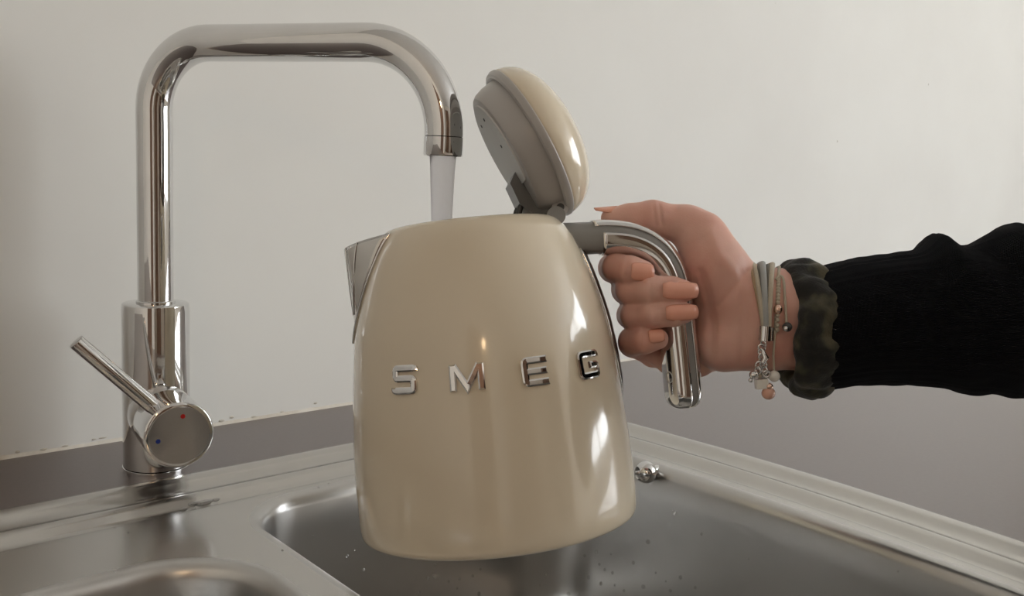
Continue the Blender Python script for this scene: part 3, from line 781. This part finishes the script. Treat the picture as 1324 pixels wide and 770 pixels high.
# fingernails
def nail(p0, p1, width, out_cam, lift, taper=.75):
    a, b_ = cam_pt(*p0), cam_pt(*p1); d = b_ - a; Ln = np.linalg.norm(d); d /= Ln
    o = np.array(out_cam, float); o -= d * (o @ d); o /= np.linalg.norm(o); s = np.cross(d, o)
    V = []; nr, nc = 10, 9; rad = width * .62
    for i in range(nr):
        t = i / (nr - 1)
        w = 1 - .30 * max(0, (.25 - t) / .25) ** 2 - (1 - taper) * max(0, (t - .6) / .4) ** 2
        for j in range(nc):
            u = (2 * j / (nc - 1) - 1) * w; an = u * .92
            q = a + d * Ln * (t + .07 * (1 - u * u) * (1 if t > .9 else 0) - .06 * (1 - u * u) * (1 if t < .1 else 0)) + s * rad * math.sin(an) + o * (rad * (math.cos(an) - 1) + lift + .0006 * math.sin(math.pi * t))
            V.append(cam_to_world(q))
    ob = mesh('fingernail', V, grid(nr, nc, False), M_nail, person)
    sm = ob.modifiers.new('thick', 'SOLIDIFY'); sm.thickness = .0006; sm.offset = 0
    return ob
nail((817, 350, N_F + .003 - .0085), (843, 352, N_F + .003 - .0062), .0112, (.15, .1, -1), .0017)
nail((858, 375, N_F - .001 - .0088), (899, 375.5, N_F - .0055), .0108, (.12, .05, -1), .0017)
nail((862, 404.5, N_F - .001 - .0081), (899, 403, N_F - .0050), .0100, (.12, .05, -1), .0017)
nail((839, 435, N_F + .004 - .0078), (857, 433, N_F + .004 - .0054), .0086, (.1, .2, -1), .0017)
nail((828, 267, DH + .011), (772, 269.5, DH + .010), .0130, (0, 1, -.25), .0003, .5)

# sleeve
ST = [(1052, 349, 505, DH + .004), (1066, 343, 505, DH + .003), (1100, 335, 499, DH), (1140, 329, 497, DH - .006), (1180, 323, 498, DH - .013), (1215, 318, 501, DH - .02), (1250, 312, 506, DH - .028), (1290, 302, 510, DH - .036), (1324, 293, 512, DH - .045), (1400, 282, 525, DH - .065), (1520, 272, 560, DH - .095), (1680, 280, 640, DH - .13), (1900, 330, 790, DH - .17)]
SP = spline(ST, 14); nt_ = 96; V = []; UVs = []
for i, (x, tp, bt, d) in enumerate(SP):
    d = float(d); c = cam_pt(x, (tp + bt) / 2, d); hh = (bt - tp) / 2 / FPX * d
    for k in range(nt_):
        th = 2 * math.pi * k / nt_
        q = np.array([c[0], c[1] + hh * math.cos(th), c[2] + hh * .86 * math.sin(th)])
        # folds bunched past the ribbed part
        amt = max(0, min(1, (x - 1165) / 60))
        f1 = math.sin((x - 1192) / 14.5 + 1.0 * math.sin(th * 1.0 + .6) + 1.7 * noise.noise((math.cos(th) * .8, math.sin(th) * .8, x * .006)))
        fold = amt * (.0028 * f1 * (.6 + .5 * math.cos(th)) + .0035 * noise.noise((x * .022, math.cos(th) * 1.6, math.sin(th) * 1.6)))
        fold += .0009 * noise.noise((x * .05, math.cos(th) * 4, math.sin(th) * 4))
        bump = .0058 * math.exp(-((x - 1205 - 10 * (1 - math.cos(th))) / 13) ** 2) * max(0, math.cos(th)) ** 2
        rib = .00035 * math.cos(th * 40) * max(0, 1 - amt * .6)
        nrm = np.array([0, math.cos(th), math.sin(th)])
        V.append(cam_to_world(q + nrm * (fold + bump + rib))); 
F = grid(len(SP), nt_)
F.append(tuple(range((len(SP) - 1) * nt_, len(SP) * nt_)))
sleeve = mesh('sweater_sleeve', V, F, M_navy, person)
sleeve['label'] = 'dark navy ribbed knit sleeve'
me = sleeve.data; uvl = me.uv_layers.new(name='UVMap')
for lp in me.loops:
    i, k = divmod(lp.vertex_index, nt_); uvl.data[lp.index].uv = (i / 14.0, k / nt_ * 4)
for p in me.polygons:                      # seam
    us = [uvl.data[l].uv for l in p.loop_indices]
    if max(u.y for u in us) - min(u.y for u in us) > 2 and len(us) == 4:
        for u in us:
            if u.y < 1: u.y += 4

# rumpled camouflage cuff round the wrist
nth, nsx = 150, 34; V = []
axc_t, axc_b = np.array(cam_pt(1040, 341, DH + .005)), np.array(cam_pt(1048, 500, DH + .003))
for i in range(nth):
    th = 2 * math.pi * i / nth
    cy = math.cos(th)                      # +1 top
    yc = 424 - 71 * cy; xc = 1043 - 3 * cy
    c = cam_pt(xc, yc, DH + .005); c[2] += .029 * math.sin(th)
    rw = .0150 + .0018 * math.sin(th * 3 + 1)           # half width along the arm
    rt_ = .0085
    nrm = np.array([0, cy, math.sin(th)])
    for j in range(nsx):
        ph_ = 2 * math.pi * j / nsx
        l = rw * math.cos(ph_); h = rt_ * math.sin(ph_)
        q = c + np.array([l, 0, 0]) + nrm * h
        q[0] += .0060 * (-cy) * -1 * 0
        w = .0050 * noise.noise((cy * 2.6 + 5, math.sin(th) * 2.6, l * 45)) + .0034 * noise.noise((cy * 5 + 2, math.sin(th) * 5, l * 70 + 4)) * max(0, math.sin(ph_))
        w += .0008 * noise.noise((cy * 9, math.sin(th) * 9, l * 160))
        V.append(cam_to_world(q + nrm * w + np.array([.0025 * noise.noise((cy * 3, math.sin(th) * 3, 9)), 0, 0])))
cuff = mesh('cuff', V, grid(nth, nsx, True, True), M_camo, person)
cuff['label'] = 'rumpled dark olive camouflage fabric band'

# ------------------------------------------------------------------ bracelets
def wrist(x, th, gap):                     # loop round the wrist; th 0 = top, 90 deg = viewer side
    y0 = 414.0; hv = .0338 + gap; hd = .0262 + gap
    c = cam_pt(x, y0, DH + .0055)
    q = c + np.array([0, hv * math.copysign(abs(math.cos(th)) ** .9, math.cos(th)), -hd * math.copysign(abs(math.sin(th)) ** .85, math.sin(th))])
    q[0] = (x - 662) / FPX * (q[2] if math.sin(th) > 0 else c[2]); return q
def loop(name, xs_, gap, r, mat, parent, a0=-290, a1=112, n=70):
    # xs_: pixel x at the top and at the lower end on the viewer side; round the back it returns
    pts = []
    for i in range(n):
        a = a0 + (a1 - a0) * i / (n - 1); ar = math.radians(a)
        k = (1 - math.cos(ar)) / 2
        x = xs_[0] + (xs_[1] - xs_[0]) * (min(1, a / 92) ** 1.4 if a > 0 else k * .6)
        pts.append(cam_to_world(wrist(x, ar, gap)))
    return tube(name, pts, r, mat, parent, 10)
br = thing('leather_bracelet', 'multi-strand leather cord bracelet with silver clasp on the wrist', 'bracelet', cam_to_world(wrist(985, math.pi / 2, 0)))
for i, (x0, x1, gap, r, m) in enumerate(((969, 987, .0012, .0016, M_tan), (974, 987, .0026, .0015, M_cream_c), (981, 989, .0012, .0018, M_taupe), (986, 990, .0030, .0020, M_bluegrey), (993, 993, .0014, .0017, M_taupe), (999, 994, .0026, .0017, M_cream_c))):
    loop('cord', (x0, x1), gap, r, m, br, -195, 97)
ec = wrist(988.5, math.radians(98), .003)
e_top, e_bot = cam_to_world(np.array(cam_pt(989, 421, ec[2])) + np.array([0, 0, -.001])), cam_to_world(np.array(cam_pt(988, 440, ec[2])) + np.array([0, 0, -.0005]))
tube('end_cap', [e_top, e_bot], .0038, M_chrome, br, 20)
e2t, e2b = cam_to_world(cam_pt(995.5, 423, ec[2] + .001)), cam_to_world(cam_pt(995, 440, ec[2] + .001))
tube('end_cap', [e2t, e2b], .0026, M_satin, br, 16)
def torus(name, c, R, r, ax, mat, parent, n=20, m=8, sx=1.0):
    az = Vector(ax).normalized(); a = az.orthogonal().normalized(); b = az.cross(a); V = []
    for i in range(n):
        t = 2 * math.pi * i / n; d = a * math.cos(t) * sx + b * math.sin(t)
        for j in range(m):
            p = 2 * math.pi * j / m; V.append(c + d * (R + r * math.cos(p)) + az * r * math.sin(p))
    return mesh(name, V, grid(n, m, True, True), mat, parent)
dch = ec[2] - .001
for i, (x, y, R) in enumerate(((987, 444, .0021), (985, 449, .0021), (984, 455, .0022), (986, 461, .0022), (985, 467, .0022), (982, 472, .0024), (980, 478, .0022), (987, 471, .0020), (989, 478, .0022), (991, 483, .0020), (977, 484, .0018))):
    ax = CF * (1 if i % 2 else .45) + CR * (.3 if i % 2 else .9) + CU * .2
    torus('chain_link', cam_to_world(cam_pt(x, y, dch + .001 * (i % 2))), R, .00062, ax, M_chrome, br)
tube('clasp', [cam_to_world(cam_pt(986, 453, dch - .002)), cam_to_world(cam_pt(990, 462, dch - .002)), cam_to_world(cam_pt(986, 469, dch - .002))], [.0012, .0021, .0013], M_chrome, br, 12)
ball('silver_bead', cam_to_world(cam_pt(974, 484.5, dch)), .0026, M_chrome, br)
ball('silver_bead', cam_to_world(cam_pt(970.5, 491.5, dch)), .0014, M_chrome, br)
ball('pearl_bead', cam_to_world(cam_pt(1001, 486, dch + .002)), .0036, M_pearl, br)
cu = box('square_bead', (-.0036, -.0030, -.0034), (.0036, .0030, .0034), M_pearl, None, .0006)
cu.matrix_world = Matrix.Translation(cam_to_world(cam_pt(984.5, 496, dch + .001))) @ M3.to_4x4() @ Matrix.Rotation(.1, 4, 'Z')
adopt_w = cu.matrix_world.copy(); cu.parent = br; cu.matrix_parent_inverse = wmat(br).inverted()
ball('rose_bead', cam_to_world(cam_pt(994.5, 499.5, dch - .001)), .0024, M_rose, br)
ball('peach_bead', cam_to_world(cam_pt(993.5, 508, dch)), .0042, M_peach, br, 3, (1, 1, .95))
kb = thing('knotted_bracelet', 'thin beige knotted cord bracelet with small beads beside the cuff', 'bracelet', cam_to_world(wrist(1006, math.pi / 2, 0)))
loop('cord', (1008, 1003), .0010, .0009, M_cream_c, kb, -195, 100)
for i in range(15):
    a = math.radians(42 + i * 3.9); x = 1008 - 5 * (1 - math.cos(a)) / 2 - .5
    ball('knot', cam_to_world(wrist(x, a, .0018)), .0015, M_cream_c, kb, 2)
ball('rose_bead', cam_to_world(wrist(1006, math.radians(80), .0024)), .0027, M_rose, kb, 3, (1, 1, 1.25))
pts = [cam_to_world(q) for q in (wrist(1003, math.radians(45), .002), wrist(1008, math.radians(41), .003), wrist(1013, math.radians(46), .0025), wrist(1015, math.radians(70), .002), wrist(1017, math.radians(92), .002))]
tube('cord', [Vector(p) for p in spline(pts, 6)], .0008, M_cream_c, kb, 8)
ball('dark_bead', cam_to_world(wrist(1018, math.radians(94), .003)), .0030, M_dark, kb)
ball('silver_bead', cam_to_world(wrist(1016, math.radians(95), .0052)), .0018, M_chrome, kb)
tube('cord', [cam_to_world(wrist(1002, math.radians(97), .0015)), cam_to_world(wrist(1000, math.radians(125), .002)), cam_to_world(cam_pt(1001, 480, dch + .003))], .0007, M_cream_c, kb, 8)

# ------------------------------------------------------------------ water drops on the steel
def bvh_of(objs):
    V, F = [], []
    for o in objs:
        off = len(V); V += [wmat(o) @ v.co for v in o.data.vertices]; F += [tuple(i + off for i in p.vertices) for p in o.data.polygons]
    return BVHTree.FromPolygons(V, F)
bv = bvh_of([deck, bowl1, bowl2])
bm = bmesh.new(); bmesh.ops.create_icosphere(bm, subdivisions=2, radius=1)
for v in bm.verts:
    if v.co.z < -.3: v.co.z = -.3
dm = bpy.data.meshes.new('water_droplet'); bm.to_mesh(dm); bm.free(); dm.shade_smooth(); dm.materials.append(M_drop)
drops = [(449, 718, 3), (459, 710, 2), (470, 736, 3), (553, 747, 3.2), (542, 765, 3.5), (563, 731, 2), (580, 751, 2.4), (594, 748, 2.6), (611, 744, 2.8), (619, 767, 3.4), (621, 735, 2.4), (591, 760, 2.2),
         (771, 713, 3.4), (756, 718, 2.4), (775, 729, 2.6), (782, 736, 2.6), (792, 740, 2.8), (761, 746, 3.0), (777, 754, 3.2), (735, 767, 3.4), (748, 767, 2.6), (790, 716, 2), (838, 700, 4.0), (819, 727, 3.0), (832, 758, 4.2), (880, 746, 3.6), (867, 763, 3.2), (899, 759, 2.6), (848, 740, 2), (807, 763, 2.6), (795, 756, 2), (706, 742, 2.4), (698, 756, 2), (861, 751, 1.8), (968, 722, 1.8), (1161, 738, 2.0), (907, 690, 2.4),
         (148, 662, 1.8), (166, 688, 1.8), (365, 711, 2), (404, 691, 1.8), (412, 630, 2), (425, 625, 1.8)]
for x, y, s in drops:
    h, nrm, i, d = bv.ray_cast(CC, ray(x, y).normalized())
    if h is None: continue
    if nrm.dot(ray(x, y)) > 0: nrm = -nrm
    o = link(bpy.data.objects.new('water_droplet', dm)); r = s * .8 * (h - CC).dot(CF) / FPX
    q = nrm.to_track_quat('Z', 'Y').to_matrix().to_4x4()
    o.matrix_world = Matrix.Translation(h) @ q @ Matrix.Diagonal((r, r * random.uniform(.9, 1.3), r * .95, 1))
    if h.z > DZ - .003: tag(o, 'small clear water droplet on the steel deck between tap and bowls', 'water droplet', 'water droplets on the sink deck')
    else: tag(o, 'small clear water droplet clinging inside the large sink bowl', 'water droplet', 'water droplets in the large bowl')
for x, y, w_, l_ in ((237, 657, .0018, .003), (250, 650, .002, .004), (263, 648, .0025, .0075), (279, 645, .0015, .003)):
    h, nrm, i, d = bv.ray_cast(CC, ray(x, y).normalized())
    o = link(bpy.data.objects.new('water_puddle', dm)); o.matrix_world = Matrix.Translation(h) @ Matrix.Diagonal((l_, w_, .0008, 1))
    tag(o, 'small flat puddle of water on the sink deck before the tap', 'water puddle', 'puddles on the sink deck')

# ------------------------------------------------------------------ pendant lamp deeper in the room
lp = rot(Vector((.03, -1.40, 0))); lp.z = .88
lamp = thing('pendant_lamp_offscreen', 'pendant lamp with a warm glowing globe hanging in the room', 'lamp', lp)
tube('cable', [lp + Vector((0, 0, .085)), Vector((lp.x, lp.y, ZC))], .003, M_dark, lamp, 8)
lathe('socket', [(.024, .050), (.028, .056), (.026, .080), (.006, .090)], lp, (0, 0, 1), M_dark, lamp, 24)
ball('globe_offscreen', lp, .06, M_bulb, lamp)
